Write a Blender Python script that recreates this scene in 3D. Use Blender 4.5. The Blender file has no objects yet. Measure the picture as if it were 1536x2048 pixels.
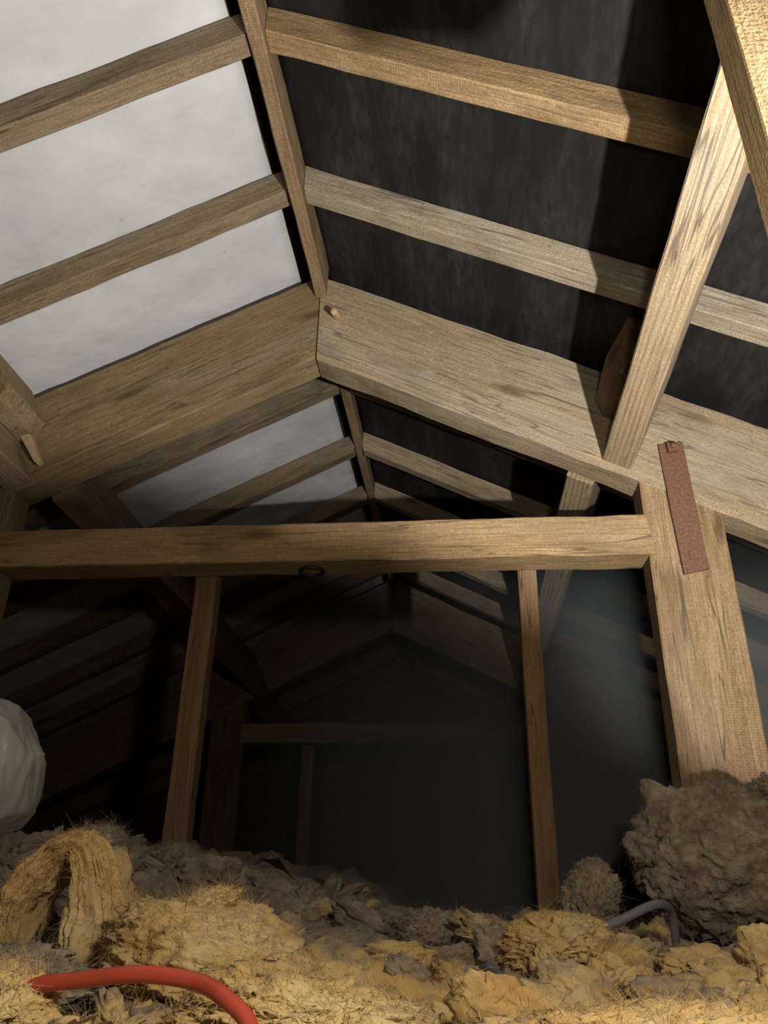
import bpy, bmesh, math, random
import numpy as np
from mathutils import Vector, Matrix

random.seed(7)
scene = bpy.context.scene
COL = scene.collection

# ------------------------------------------------------------------ camera
# The origin is the lens; +Y runs along the ridge, +Z is up.  Metres.
cam_data = bpy.data.cameras.new('camera')
cam = bpy.data.objects.new('camera', cam_data)
COL.objects.link(cam)
cam_data.sensor_fit = 'VERTICAL'
cam_data.sensor_height = 24.0
cam_data.lens = 24.0 * 1572.04 / 2048.0
cam_data.clip_start = 0.01
_p, _r, _y = 0.4598, 0.0186, -0.1062
_f = Vector((math.sin(_y) * math.cos(_p), math.cos(_y) * math.cos(_p), math.sin(_p)))
_rt = Vector((math.cos(_y), -math.sin(_y), 0))
_up = _rt.cross(_f)
_r2 = _rt * math.cos(_r) + _up * math.sin(_r)
_u2 = -_rt * math.sin(_r) + _up * math.cos(_r)
cam.matrix_world = Matrix(((_r2.x, _u2.x, -_f.x, 0), (_r2.y, _u2.y, -_f.y, 0), (_r2.z, _u2.z, -_f.z, 0), (0, 0, 0, 1)))
scene.camera = cam

# ------------------------------------------------------------------ world, exposure
world = bpy.data.worlds.new('world')
scene.world = world
world.use_nodes = True
world.node_tree.nodes['Background'].inputs[0].default_value = (0.5, 0.55, 0.62, 1)
world.node_tree.nodes['Background'].inputs[1].default_value = 0.002
scene.view_settings.view_transform = 'Standard'
scene.view_settings.look = 'None'
scene.view_settings.exposure = 0.0
scene.view_settings.gamma = 1.0
scene.view_settings.use_curve_mapping = False
scene.cycles.max_bounces = 5
scene.cycles.adaptive_threshold = 0.02
scene.cycles.diffuse_bounces = 3
scene.cycles.glossy_bounces = 2
scene.cycles.transmission_bounces = 3
scene.cycles.volume_bounces = 0
scene.cycles.volume_step_rate = 4.0
scene.cycles.volume_max_steps = 64

# ------------------------------------------------------------------ the lamp: a hand torch lying on the wool, pointing up
LAMP = Vector((0.482, 0.35, 0.05))
def lamp(name, kind, power, color, aim=None, size=None, blend=1.0, radius=0.012, at=None):
    d = bpy.data.lights.new(name, kind)
    d.energy = power
    d.color = color
    d.shadow_soft_size = radius
    o = bpy.data.objects.new(name, d)
    o.location = at or LAMP
    if kind == 'SPOT':
        d.spot_size = math.radians(size)
        d.spot_blend = blend
        o.rotation_euler = (Vector(aim) - LAMP).to_track_quat('-Z', 'Y').to_euler()
    COL.objects.link(o)
    return o
lamp('torch_beam', 'SPOT', 165, (1.0, 0.965, 0.90), aim=(0.15, 1.15, 1.3), size=140, blend=1.0)
lamp('wool_fill_light', 'POINT', 16.0, (1.0, 0.90, 0.74), at=(0.16, 0.07, 0.24), radius=0.03)  # added fill lamp near the lens, brightens the foreground wool

# ------------------------------------------------------------------ helpers
def tag(o, label=None, cat=None, group=None, kind=None):
    if label: o['label'] = label
    if cat: o['category'] = cat
    if group: o['group'] = group
    if kind: o['kind'] = kind
    return o

def new_obj(name, mesh, mat=None, parent=None, loc=(0, 0, 0), rot=None, color=None):
    o = bpy.data.objects.new(name, mesh)
    COL.objects.link(o)
    if mat is not None and mesh is not None:
        if not mesh.materials:
            mesh.materials.append(mat)
    M = Matrix.Translation(Vector(loc))
    if rot is not None:
        M = M @ rot.to_4x4()
    if parent is not None:
        o.parent = parent
        base = PW[parent.name]
        o.matrix_local = base.inverted() @ M
    else:
        o.matrix_local = M
    PW[o.name] = M
    if color is not None:
        o.color = (*color, 1)
    return o
PW = {}

def empty(name, loc):
    o = bpy.data.objects.new(name, None)
    COL.objects.link(o)
    o.empty_display_size = 0.1
    o.location = loc
    PW[o.name] = Matrix.Translation(Vector(loc))
    return o

# -------- vectorised gradient noise
_rng = np.random.RandomState(3)
_perm = _rng.permutation(256)
_perm = np.concatenate([_perm, _perm, _perm])
_grad = _rng.normal(size=(256, 3))
_grad /= np.linalg.norm(_grad, axis=1)[:, None]
def perlin(P):
    P = np.asarray(P, float)
    i = np.floor(P).astype(int)
    f = P - i
    i &= 255
    u = f * f * f * (f * (f * 6 - 15) + 10)
    def g(dx, dy, dz):
        h = _perm[_perm[_perm[(i[:, 0] + dx) & 255] + ((i[:, 1] + dy) & 255)] + ((i[:, 2] + dz) & 255)]
        G = _grad[h]
        return G[:, 0] * (f[:, 0] - dx) + G[:, 1] * (f[:, 1] - dy) + G[:, 2] * (f[:, 2] - dz)
    def L(a, b, t): return a + t * (b - a)
    x00 = L(g(0, 0, 0), g(1, 0, 0), u[:, 0]); x10 = L(g(0, 1, 0), g(1, 1, 0), u[:, 0])
    x01 = L(g(0, 0, 1), g(1, 0, 1), u[:, 0]); x11 = L(g(0, 1, 1), g(1, 1, 1), u[:, 0])
    return L(L(x00, x10, u[:, 1]), L(x01, x11, u[:, 1]), u[:, 2]) * 1.6
def fbm(P, oct=4, gain=0.5):
    a, s = 1.0, 0
    P = np.array(P, float)
    for k in range(oct):
        s = s + a * perlin(P + 17.3 * k)
        P = P * 2.03
        a *= gain
    return s
def billow(P, oct=4, gain=0.5):
    a, s = 1.0, 0
    P = np.array(P, float)
    for k in range(oct):
        s = s + a * (np.abs(perlin(P + 31.7 * k)) * 2 - 0.5)
        P = P * 2.07
        a *= gain
    return s
def sstep(a, b, x):
    t = np.clip((x - a) / (b - a), 0, 1)
    return t * t * (3 - 2 * t)

def mesh_np(name, V, F, smooth=True, attr=None):
    me = bpy.data.meshes.new(name)
    me.from_pydata([tuple(v) for v in V], [], [tuple(f) for f in F])
    if smooth:
        me.polygons.foreach_set('use_smooth', [True] * len(me.polygons))
    if attr:
        for k, a in attr.items():
            at = me.attributes.new(k, 'FLOAT', 'POINT')
            at.data.foreach_set('value', np.asarray(a, np.float32))
    me.update()
    return me

# ------------------------------------------------------------------ materials
def nodes(mat):
    mat.use_nodes = True
    nt = mat.node_tree
    for n in list(nt.nodes): nt.nodes.remove(n)
    out = nt.nodes.new('ShaderNodeOutputMaterial')
    b = nt.nodes.new('ShaderNodeBsdfPrincipled')
    nt.links.new(b.outputs[0], out.inputs[0])
    return nt, b, out
def N(nt, t, **kw):
    n = nt.nodes.new(t)
    for k, v in kw.items():
        if k.startswith('i_'):
            key = k[2:]
            key = int(key) if key.isdigit() else key.replace('_', ' ')
            n.inputs[key].default_value = v
        else:
            setattr(n, k, v)
    return n
def ramp(nt, fac, stops):
    r = nt.nodes.new('ShaderNodeValToRGB')
    while len(r.color_ramp.elements) < len(stops): r.color_ramp.elements.new(0.5)
    for e, (p, c) in zip(r.color_ramp.elements, stops):
        e.position = p
        e.color = (*c, 1) if len(c) == 3 else c
    nt.links.new(fac, r.inputs[0])
    return r.outputs[0]
def math_n(nt, op, a, b=None, c=None):
    m = N(nt, 'ShaderNodeMath', operation=op)
    for k, v in enumerate((a, b, c)):
        if v is None: continue
        if isinstance(v, (int, float)): m.inputs[k].default_value = v
        else: nt.links.new(v, m.inputs[k])
    return m.outputs[0]
def mixc(nt, fac, a, b, mode='MIX'):
    m = N(nt, 'ShaderNodeMix', data_type='RGBA', blend_type=mode)
    if isinstance(fac, (int, float)): m.inputs[0].default_value = fac
    else: nt.links.new(fac, m.inputs[0])
    for k, v in ((6, a), (7, b)):
        if isinstance(v, tuple): m.inputs[k].default_value = (*v, 1) if len(v) == 3 else v
        else: nt.links.new(v, m.inputs[k])
    return m.outputs[2]

def wood(name, dark, mid, light, rings=0.0, saw=0.35, stain=0.6, bump=0.5, fleck=0.5):
    mat = bpy.data.materials.new(name)
    nt, b, out = nodes(mat)
    tc = N(nt, 'ShaderNodeTexCoord')
    oi = N(nt, 'ShaderNodeObjectInfo')
    off = N(nt, 'ShaderNodeVectorMath', operation='SCALE')
    comb = N(nt, 'ShaderNodeCombineXYZ')
    nt.links.new(oi.outputs['Random'], comb.inputs[0]); nt.links.new(oi.outputs['Random'], comb.inputs[1]); nt.links.new(oi.outputs['Random'], comb.inputs[2])
    nt.links.new(comb.outputs[0], off.inputs[0]); off.inputs['Scale'].default_value = 37.0
    add = N(nt, 'ShaderNodeVectorMath', operation='ADD')
    nt.links.new(tc.outputs['Object'], add.inputs[0]); nt.links.new(off.outputs[0], add.inputs[1])
    P = add.outputs[0]
    def mp(s):
        m = N(nt, 'ShaderNodeMapping')
        m.inputs['Scale'].default_value = s
        nt.links.new(P, m.inputs[0])
        return m.outputs[0]
    def noise(s, detail=5, rough=0.6, dist=0.0):
        n = N(nt, 'ShaderNodeTexNoise')
        n.inputs['Scale'].default_value = 1.0
        n.inputs['Detail'].default_value = detail
        n.inputs['Roughness'].default_value = rough
        n.inputs['Distortion'].default_value = dist
        nt.links.new(mp(s), n.inputs['Vector'])
        return n.outputs[0]
    grain = noise((8, 190, 190), 4, 0.68, 0.5)
    fuzz = noise((170, 260, 260), 2, 0.65)
    crack = noise((1.3, 32, 32), 2, 0.5, 0.3)
    fine = noise((40, 420, 420), 2, 0.6)
    blotch = noise((4, 13, 13), 3, 0.65, 0.5)
    dirt = noise((1.6, 7, 7), 2, 0.6, 0.8)
    flecks = noise((70, 130, 130), 2, 0.7)
    # growth rings, bent round the knots
    kn = N(nt, 'ShaderNodeTexVoronoi'); kn.inputs['Scale'].default_value = 1.0
    nt.links.new(mp((2.2, 8.5, 8.5)), kn.inputs['Vector'])
    knot = kn.outputs['Distance']
    w = N(nt, 'ShaderNodeTexWave', wave_type='BANDS', bands_direction='Y')
    w.inputs['Scale'].default_value = 1.0; w.inputs['Distortion'].default_value = 5.0
    w.inputs['Detail'].default_value = 3.0; w.inputs['Detail Scale'].default_value = 0.7
    wm = N(nt, 'ShaderNodeMapping'); wm.inputs['Scale'].default_value = (1.6, 26, 26)
    nt.links.new(P, wm.inputs[0]); nt.links.new(wm.outputs[0], w.inputs['Vector'])
    g = math_n(nt, 'ADD', math_n(nt, 'MULTIPLY', grain, 1 - rings * 0.6), math_n(nt, 'MULTIPLY', w.outputs['Fac'], rings * 0.6))
    c = ramp(nt, g, [(0.25, dark), (0.48, mid), (0.72, light)])
    c = mixc(nt, math_n(nt, 'MULTIPLY', ramp(nt, fuzz, [(0.42, (1, 1, 1)), (0.62, (0, 0, 0))]), 0.38), c, tuple(x * 0.62 for x in dark))
    ck = ramp(nt, math_n(nt, 'ABSOLUTE', math_n(nt, 'SUBTRACT', crack, 0.5)), [(0.004, (1, 1, 1)), (0.014, (0, 0, 0))])
    c = mixc(nt, math_n(nt, 'MULTIPLY', ck, math_n(nt, 'MULTIPLY', ramp(nt, dirt, [(0.42, (0, 0, 0)), (0.55, (1, 1, 1))]), 0.8)), c, tuple(x * 0.25 for x in dark))
    # dark soft stains and greyed patches
    c = mixc(nt, math_n(nt, 'MULTIPLY', ramp(nt, blotch, [(0.48, (0, 0, 0)), (0.74, (1, 1, 1))]), stain), c, tuple(x * 0.5 for x in dark))
    grey = sum(mid) / 3
    c = mixc(nt, math_n(nt, 'MULTIPLY', ramp(nt, dirt, [(0.5, (0, 0, 0)), (0.72, (1, 1, 1))]), 0.45), c, (grey * 1.08, grey * 0.98, grey * 0.84))
    c = mixc(nt, math_n(nt, 'MULTIPLY', ramp(nt, flecks, [(0.60, (0, 0, 0)), (0.72, (1, 1, 1))]), fleck), c, tuple(x * 0.5 for x in dark))
    # saw marks across the grain
    sm = N(nt, 'ShaderNodeTexWave', wave_type='BANDS', bands_direction='X')
    sm.inputs['Scale'].default_value = 55.0; sm.inputs['Distortion'].default_value = 3.0
    sm.inputs['Detail'].default_value = 2.0; sm.inputs['Detail Scale'].default_value = 0.4
    nt.links.new(P, sm.inputs['Vector'])
    sawf = math_n(nt, 'MULTIPLY', math_n(nt, 'MULTIPLY', sm.outputs['Fac'], ramp(nt, dirt, [(0.35, (1, 1, 1)), (0.6, (0, 0, 0))])), saw)
    c = mixc(nt, sawf, c, tuple(x * 0.75 for x in dark))
    # knots
    kf = ramp(nt, math_n(nt, 'ADD', knot, math_n(nt, 'MULTIPLY', fine, 0.08)), [(0.10, (1, 1, 1)), (0.19, (0, 0, 0))])
    c = mixc(nt, math_n(nt, 'MULTIPLY', kf, 0.75), c, (dark[0] * 0.5, dark[1] * 0.42, dark[2] * 0.35))
    c = mixc(nt, 1.0, c, oi.outputs['Color'], 'MULTIPLY')
    nt.links.new(c, b.inputs['Base Color'])
    b.inputs['Roughness'].default_value = 0.82
    b.inputs['Specular IOR Level'].default_value = 0.25
    h = math_n(nt, 'MULTIPLY', math_n(nt, 'ADD', grain, fuzz), 0.8)
    bp = N(nt, 'ShaderNodeBump'); bp.inputs['Strength'].default_value = bump; bp.inputs['Distance'].default_value = 0.004
    nt.links.new(h, bp.inputs['Height']); nt.links.new(bp.outputs[0], b.inputs['Normal'])
    return mat

OAK = wood('aged_timber', (0.155, 0.110, 0.066), (0.305, 0.229, 0.144), (0.420, 0.330, 0.218), saw=0.5)
PINE = wood('sawn_pine', (0.245, 0.170, 0.098), (0.420, 0.325, 0.205), (0.500, 0.405, 0.270), rings=0.45, saw=0.1, stain=0.08, bump=0.3, fleck=0.18)

def felt_mat():
    mat = bpy.data.materials.new('bitumen_felt')
    nt, b, out = nodes(mat)
    tc = N(nt, 'ShaderNodeTexCoord')
    def noise(s, d=5, r=0.6):
        m = N(nt, 'ShaderNodeMapping'); m.inputs['Scale'].default_value = s
        nt.links.new(tc.outputs['Object'], m.inputs[0])
        n = N(nt, 'ShaderNodeTexNoise'); n.inputs['Scale'].default_value = 1; n.inputs['Detail'].default_value = d; n.inputs['Roughness'].default_value = r
        nt.links.new(m.outputs[0], n.inputs['Vector']); return n.outputs[0]
    a = noise((9, 2.2, 9), 6, 0.7)
    s = noise((60, 22, 60), 4, 0.7)
    v = math_n(nt, 'MULTIPLY', ramp(nt, a, [(0.42, (0, 0, 0)), (0.75, (1, 1, 1))]), ramp(nt, s, [(0.35, (0.15, 0.15, 0.15)), (0.7, (1, 1, 1))]))
    c = mixc(nt, v, (0.013, 0.0128, 0.0125), (0.068, 0.063, 0.056))
    nt.links.new(c, b.inputs['Base Color'])
    b.inputs['Roughness'].default_value = 0.75
    b.inputs['Specular IOR Level'].default_value = 0.2
    bp = N(nt, 'ShaderNodeBump'); bp.inputs['Strength'].default_value = 0.35; bp.inputs['Distance'].default_value = 0.003
    nt.links.new(s, bp.inputs['Height']); nt.links.new(bp.outputs[0], b.inputs['Normal'])
    return mat
FELT = felt_mat()

def membrane_mat():
    mat = bpy.data.materials.new('breather_membrane')
    nt, b, out = nodes(mat)
    tc = N(nt, 'ShaderNodeTexCoord')
    n = N(nt, 'ShaderNodeTexNoise'); n.inputs['Scale'].default_value = 5; n.inputs['Detail'].default_value = 6
    nt.links.new(tc.outputs['Object'], n.inputs['Vector'])
    n2 = N(nt, 'ShaderNodeTexNoise'); n2.inputs['Scale'].default_value = 60; n2.inputs['Detail'].default_value = 3
    nt.links.new(tc.outputs['Object'], n2.inputs['Vector'])
    vo = N(nt, 'ShaderNodeTexVoronoi'); vo.inputs['Scale'].default_value = 9
    nt.links.new(tc.outputs['Object'], vo.inputs['Vector'])
    c = ramp(nt, n.outputs[0], [(0.3, (0.475, 0.482, 0.485)), (0.7, (0.595, 0.603, 0.605))])
    c = mixc(nt, math_n(nt, 'MULTIPLY', ramp(nt, n2.outputs[0], [(0.6, (0, 0, 0)), (0.8, (1, 1, 1))]), 0.25), c, (0.5, 0.5, 0.49))
    c = mixc(nt, ramp(nt, vo.outputs['Distance'], [(0.025, (0.6, 0.6, 0.6)), (0.045, (0, 0, 0))]), c, (0.3, 0.3, 0.3))
    nt.links.new(c, b.inputs['Base Color'])
    b.inputs['Roughness'].default_value = 0.6
    b.inputs['Specular IOR Level'].default_value = 0.3
    bp = N(nt, 'ShaderNodeBump'); bp.inputs['Strength'].default_value = 0.6; bp.inputs['Distance'].default_value = 0.03
    n3 = N(nt, 'ShaderNodeTexNoise'); n3.inputs['Scale'].default_value = 5.5; n3.inputs['Detail'].default_value = 3; n3.inputs['Roughness'].default_value = 0.42; n3.inputs['Distortion'].default_value = 0.25
    nt.links.new(tc.outputs['Object'], n3.inputs['Vector'])
    nt.links.new(math_n(nt, 'ADD', n3.outputs[0], math_n(nt, 'MULTIPLY', n2.outputs[0], 0.06)), bp.inputs['Height']); nt.links.new(bp.outputs[0], b.inputs['Normal'])
    return mat
MEMB = membrane_mat()

def wool_mat():
    mat = bpy.data.materials.new('glass_wool')
    nt, b, out = nodes(mat)
    tc = N(nt, 'ShaderNodeTexCoord')
    at = N(nt, 'ShaderNodeAttribute', attribute_name='dust')
    def noise(scale, s=(1, 1, 1), d=5, r=0.6, dist=0.0):
        m = N(nt, 'ShaderNodeMapping'); m.inputs['Scale'].default_value = s
        nt.links.new(tc.outputs['Object'], m.inputs[0])
        n = N(nt, 'ShaderNodeTexNoise'); n.inputs['Scale'].default_value = scale; n.inputs['Detail'].default_value = d
        n.inputs['Roughness'].default_value = r; n.inputs['Distortion'].default_value = dist
        nt.links.new(m.outputs[0], n.inputs['Vector']); return n.outputs[0]
    a = noise(9, d=6); f = noise(120, (1, 1, 0.4), 4, 0.7, 1.2); m2 = noise(26, d=5, r=0.65, dist=0.8)
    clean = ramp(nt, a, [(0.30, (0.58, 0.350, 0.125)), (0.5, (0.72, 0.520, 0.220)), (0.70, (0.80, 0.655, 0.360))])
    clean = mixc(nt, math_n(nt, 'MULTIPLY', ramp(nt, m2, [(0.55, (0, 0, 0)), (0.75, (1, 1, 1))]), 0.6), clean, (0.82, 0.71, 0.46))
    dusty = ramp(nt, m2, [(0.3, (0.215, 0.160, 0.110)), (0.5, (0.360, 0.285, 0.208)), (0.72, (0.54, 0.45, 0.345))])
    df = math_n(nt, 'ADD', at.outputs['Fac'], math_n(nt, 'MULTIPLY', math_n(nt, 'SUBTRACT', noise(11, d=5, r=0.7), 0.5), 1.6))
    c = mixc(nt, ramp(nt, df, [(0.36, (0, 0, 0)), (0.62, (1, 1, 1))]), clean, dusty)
    nt.links.new(c, b.inputs['Base Color'])
    b.inputs['Roughness'].default_value = 0.95
    b.inputs['Specular IOR Level'].default_value = 0.1
    b.inputs['Sheen Weight'].default_value = 0.15
    bp = N(nt, 'ShaderNodeBump'); bp.inputs['Strength'].default_value = 0.55; bp.inputs['Distance'].default_value = 0.004
    hh = math_n(nt, 'ADD', f, math_n(nt, 'MULTIPLY', m2, 0.8))
    nt.links.new(hh, bp.inputs['Height']); nt.links.new(bp.outputs[0], b.inputs['Normal'])
    tr = N(nt, 'ShaderNodeBsdfTranslucent'); nt.links.new(c, tr.inputs[0]); nt.links.new(bp.outputs[0], tr.inputs['Normal'])
    mx = N(nt, 'ShaderNodeMixShader'); mx.inputs[0].default_value = 0.22
    nt.links.new(b.outputs[0], mx.inputs[1]); nt.links.new(tr.outputs[0], mx.inputs[2]); nt.links.new(mx.outputs[0], out.inputs[0])
    return mat
WOOL = wool_mat()

def simple(name, col, rough=0.6, metal=0.0, nscale=40, var=0.35, bump=0.2, spec=0.4):
    mat = bpy.data.materials.new(name)
    nt, b, out = nodes(mat)
    tc = N(nt, 'ShaderNodeTexCoord')
    n = N(nt, 'ShaderNodeTexNoise'); n.inputs['Scale'].default_value = nscale; n.inputs['Detail'].default_value = 5; n.inputs['Roughness'].default_value = 0.7
    nt.links.new(tc.outputs['Object'], n.inputs['Vector'])
    c = ramp(nt, n.outputs[0], [(0.3, tuple(x * (1 - var) for x in col)), (0.7, tuple(min(1, x * (1 + var)) for x in col))])
    nt.links.new(c, b.inputs['Base Color'])
    b.inputs['Roughness'].default_value = rough; b.inputs['Metallic'].default_value = metal; b.inputs['Specular IOR Level'].default_value = spec
    bp = N(nt, 'ShaderNodeBump'); bp.inputs['Strength'].default_value = bump; bp.inputs['Distance'].default_value = 0.002
    nt.links.new(n.outputs[0], bp.inputs['Height']); nt.links.new(bp.outputs[0], b.inputs['Normal'])
    return mat
RUST = simple('rusty_iron', (0.175, 0.090, 0.060), 0.85, 0.0, 160, 0.45, 0.8, 0.2)
BLACKIRON = simple('dark_iron', (0.022, 0.024, 0.028), 0.5, 0.0, 60, 0.4, 0.2)
RED = simple('red_cable_sheath', (0.40, 0.060, 0.034), 0.45, 0, 25, 0.12, 0.05)
GREY = simple('grey_cable_sheath', (0.165, 0.165, 0.18), 0.55, 0, 30, 0.15, 0.1)
BLUEGREY = simple('dark_cable_sheath', (0.055, 0.065, 0.085), 0.55, 0, 30, 0.2, 0.1)
PLASTER = simple('dusty_board', (0.16, 0.14, 0.12), 0.9, 0, 8, 0.3, 0.2)
PEG = simple('pale_peg_wood', (0.47, 0.34, 0.20), 0.8, 0, 55, 0.25, 0.3, 0.2)

def brick_mat():
    mat = bpy.data.materials.new('sooty_brick')
    nt, b, out = nodes(mat)
    tc = N(nt, 'ShaderNodeTexCoord')
    m = N(nt, 'ShaderNodeMapping'); m.inputs['Rotation'].default_value = (math.radians(90), 0, 0)
    nt.links.new(tc.outputs['Object'], m.inputs[0])
    br = N(nt, 'ShaderNodeTexBrick')
    br.inputs['Scale'].default_value = 1.0; br.inputs['Brick Width'].default_value = 0.225; br.inputs['Row Height'].default_value = 0.075
    br.inputs['Mortar Size'].default_value = 0.006
    br.inputs['Color1'].default_value = (0.20, 0.15, 0.125, 1); br.inputs['Color2'].default_value = (0.12, 0.095, 0.085, 1); br.inputs['Mortar'].default_value = (0.19, 0.18, 0.165, 1)
    nt.links.new(m.outputs[0], br.inputs['Vector'])
    nt.links.new(br.outputs['Color'], b.inputs['Base Color'])
    b.inputs['Roughness'].default_value = 0.95
    bp = N(nt, 'ShaderNodeBump'); bp.inputs['Strength'].default_value = 0.6; bp.inputs['Distance'].default_value = 0.006; bp.invert = True
    nt.links.new(br.outputs['Fac'], bp.inputs['Height']); nt.links.new(bp.outputs[0], b.inputs['Normal'])
    return mat
BRICK = brick_mat()

def plastic_mat():
    mat = bpy.data.materials.new('clear_polythene')
    nt, b, out = nodes(mat)
    tc = N(nt, 'ShaderNodeTexCoord')
    n = N(nt, 'ShaderNodeTexNoise'); n.inputs['Scale'].default_value = 7; n.inputs['Detail'].default_value = 4
    nt.links.new(tc.outputs['Object'], n.inputs['Vector'])
    c = ramp(nt, n.outputs[0], [(0.35, (0.30, 0.285, 0.27)), (0.65, (0.46, 0.43, 0.40))])
    nt.links.new(c, b.inputs['Base Color'])
    b.inputs['Roughness'].default_value = 0.35
    b.inputs['Specular IOR Level'].default_value = 0.5
    b.inputs['Subsurface Weight'].default_value = 0.3
    b.inputs['Subsurface Radius'].default_value = (0.02, 0.018, 0.015)
    return mat
PLASTIC = plastic_mat()

# ------------------------------------------------------------------ timber builder
def timber_mesh(name, b0, b1, t1, t0, thick, seg=36, ch=0.003, rough=0.0016, seed=0, cup=0.0):
    """b0-b1 is the lower edge, t0-t1 the upper edge (front side); `thick` points to the back.
    Returns mesh in a frame whose X runs along the grain, plus location and rotation."""
    b0, b1, t0, t1, th = map(Vector, (b0, b1, t0, t1, thick))
    X = ((b1 - b0) + (t1 - t0)).normalized()
    Y = th.normalized()
    Z = X.cross(Y).normalized()
    Y = Z.cross(X).normalized()
    R = Matrix((X, Y, Z)).transposed()
    O = (b0 + b1 + t0 + t1) / 4 + th / 2
    Ri = R.transposed()
    lb0, lb1, lt0, lt1 = [np.array(Ri @ (p - O)) for p in (b0, b1, t0, t1)]
    lth = np.array(Ri @ th)
    rs = np.random.RandomState(seed + 11)
    ts = np.linspace(0, 1, seg + 1)
    L = np.linalg.norm(lb1 - lb0)
    V = []
    for t in ts:
        bb = lb0 + (lb1 - lb0) * t
        tt = lt0 + (lt1 - lt0) * t
        up = tt - bb
        ul = np.linalg.norm(up); un = up / ul
        tn = lth / np.linalg.norm(lth); tl = np.linalg.norm(lth)
        c = ch
        prof = [(0, c), (0, ul - c), (c, ul), (tl - c, ul), (tl, ul - c), (tl, c), (tl - c, 0), (c, 0)]
        for (a, h) in prof:
            V.append(bb + tn * a + un * h)
    V = np.array(V)
    # waney edges: low-frequency wobble plus nicks at the corners
    Pn = V * np.array([6.0, 14.0, 14.0]) + seed * 7.13
    d = np.stack([np.zeros(len(V)), fbm(Pn, 3), fbm(Pn + 50, 3)], 1) * rough
    Pn2 = V * np.array([30.0, 40.0, 40.0]) + seed * 3.1
    d += np.stack([np.zeros(len(V)), perlin(Pn2), perlin(Pn2 + 9)], 1) * rough * 0.5
    V = V + d
    F = []
    n = 8
    for i in range(seg):
        for j in range(n):
            a = i * n + j; b = i * n + (j + 1) % n
            F.append((a, a + n, b + n, b))
    F.append(tuple(range(n)))
    F.append(tuple(seg * n + k for k in reversed(range(n))))
    me = mesh_np(name, V, F, smooth=False)
    bm = bmesh.new(); bm.from_mesh(me); bmesh.ops.recalc_face_normals(bm, faces=bm.faces); bm.to_mesh(me); bm.free()
    return me, O, R
_seed = [0]
def timber(name, b0, b1, t1, t0, thick, mat, parent=None, color=(1, 1, 1), **kw):
    _seed[0] += 1
    me, O, R = timber_mesh(name, b0, b1, t1, t0, thick, seed=_seed[0], **kw)
    return new_obj(name, me, mat, parent, O, R, color)

def chunk(name, pts, thick, mat, parent, color=(1, 1, 1), ch=0.002, grain=None):
    """A small block: front polygon `pts` pushed back by `thick`, edges eased."""
    pts = [Vector(p) for p in pts]; th = Vector(thick)
    O = sum(pts, Vector()) / len(pts)
    X = Vector(grain).normalized() if grain else (pts[1] - pts[0]).normalized()
    Yv = th.normalized(); Z = X.cross(Yv).normalized(); Yv = Z.cross(X).normalized()
    R = Matrix((X, Yv, Z)).transposed(); Ri = R.transposed()
    bm = bmesh.new()
    A = [bm.verts.new(Ri @ (p - O)) for p in pts]; B = [bm.verts.new(Ri @ (p + th - O)) for p in pts]
    bm.faces.new(A); bm.faces.new(B[::-1])
    for i in range(len(A)):
        j = (i + 1) % len(A)
        bm.faces.new((A[i], B[i], B[j], A[j]))
    bmesh.ops.recalc_face_normals(bm, faces=bm.faces)
    bmesh.ops.bevel(bm, geom=bm.edges[:], offset=ch, segments=2, affect='EDGES', profile=0.6)
    me = bpy.data.meshes.new(name); bm.to_mesh(me); bm.free()
    return new_obj(name, me, mat, parent, O, R, color)

def tube(name, pts, rad, mat, parent=None, loc=None, sides=12, taper=None, sub=8):
    """Smooth tube through pts (Catmull-Rom)."""
    P = [Vector(p) for p in pts]
    Q = [2 * P[0] - P[1]] + P + [2 * P[-1] - P[-2]]
    path = []
    for i in range(1, len(Q) - 2):
        for k in range(sub):
            t = k / sub
            a, b, c, d = Q[i - 1], Q[i], Q[i + 1], Q[i + 2]
            path.append(0.5 * ((2 * b) + (c - a) * t + (2 * a - 5 * b + 4 * c - d) * t * t + (3 * b - a - 3 * c + d) * t ** 3))
    path.append(P[-1])
    O = Vector(loc) if loc else path[0].copy()
    V, F = [], []
    up = Vector((0, 0, 1))
    for i, p in enumerate(path):
        tg = (path[min(i + 1, len(path) - 1)] - path[max(i - 1, 0)]).normalized()
        s = tg.cross(up)
        if s.length < 1e-3: s = tg.cross(Vector((1, 0, 0)))
        s.normalize(); u = s.cross(tg).normalized()
        r = rad * (taper(i / (len(path) - 1)) if taper else 1)
        for k in range(sides):
            a = 2 * math.pi * k / sides
            V.append(p - O + s * (r * math.cos(a)) + u * (r * math.sin(a)))
    for i in range(len(path) - 1):
        for k in range(sides):
            a = i * sides + k; b = i * sides + (k + 1) % sides
            F.append((a, b, b + sides, a + sides))
    F.append(tuple(reversed(range(sides)))); F.append(tuple((len(path) - 1) * sides + k for k in range(sides)))
    me = mesh_np(name, V, F)
    return new_obj(name, me, mat, parent, O)

# ------------------------------------------------------------------ roof geometry
XR, ZR = -0.381, 1.600          # ridge line; ZR = where the rafter undersides meet
TL, TR = 0.4925, 0.5061         # roof pitches
FELT_UP = 0.086                 # felt above rafter underside (measured plumb)
Y0, YEND = -1.3, 6.55           # gables
YP, YPB = 1.7236, 1.8094        # the near truss
YF = 4.139                      # the far truss
ZFLOOR = -0.35
def soff(x, dz=0.0):
    return ZR + dz - (TR * (x - XR) if x > XR else TL * (XR - x))

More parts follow.
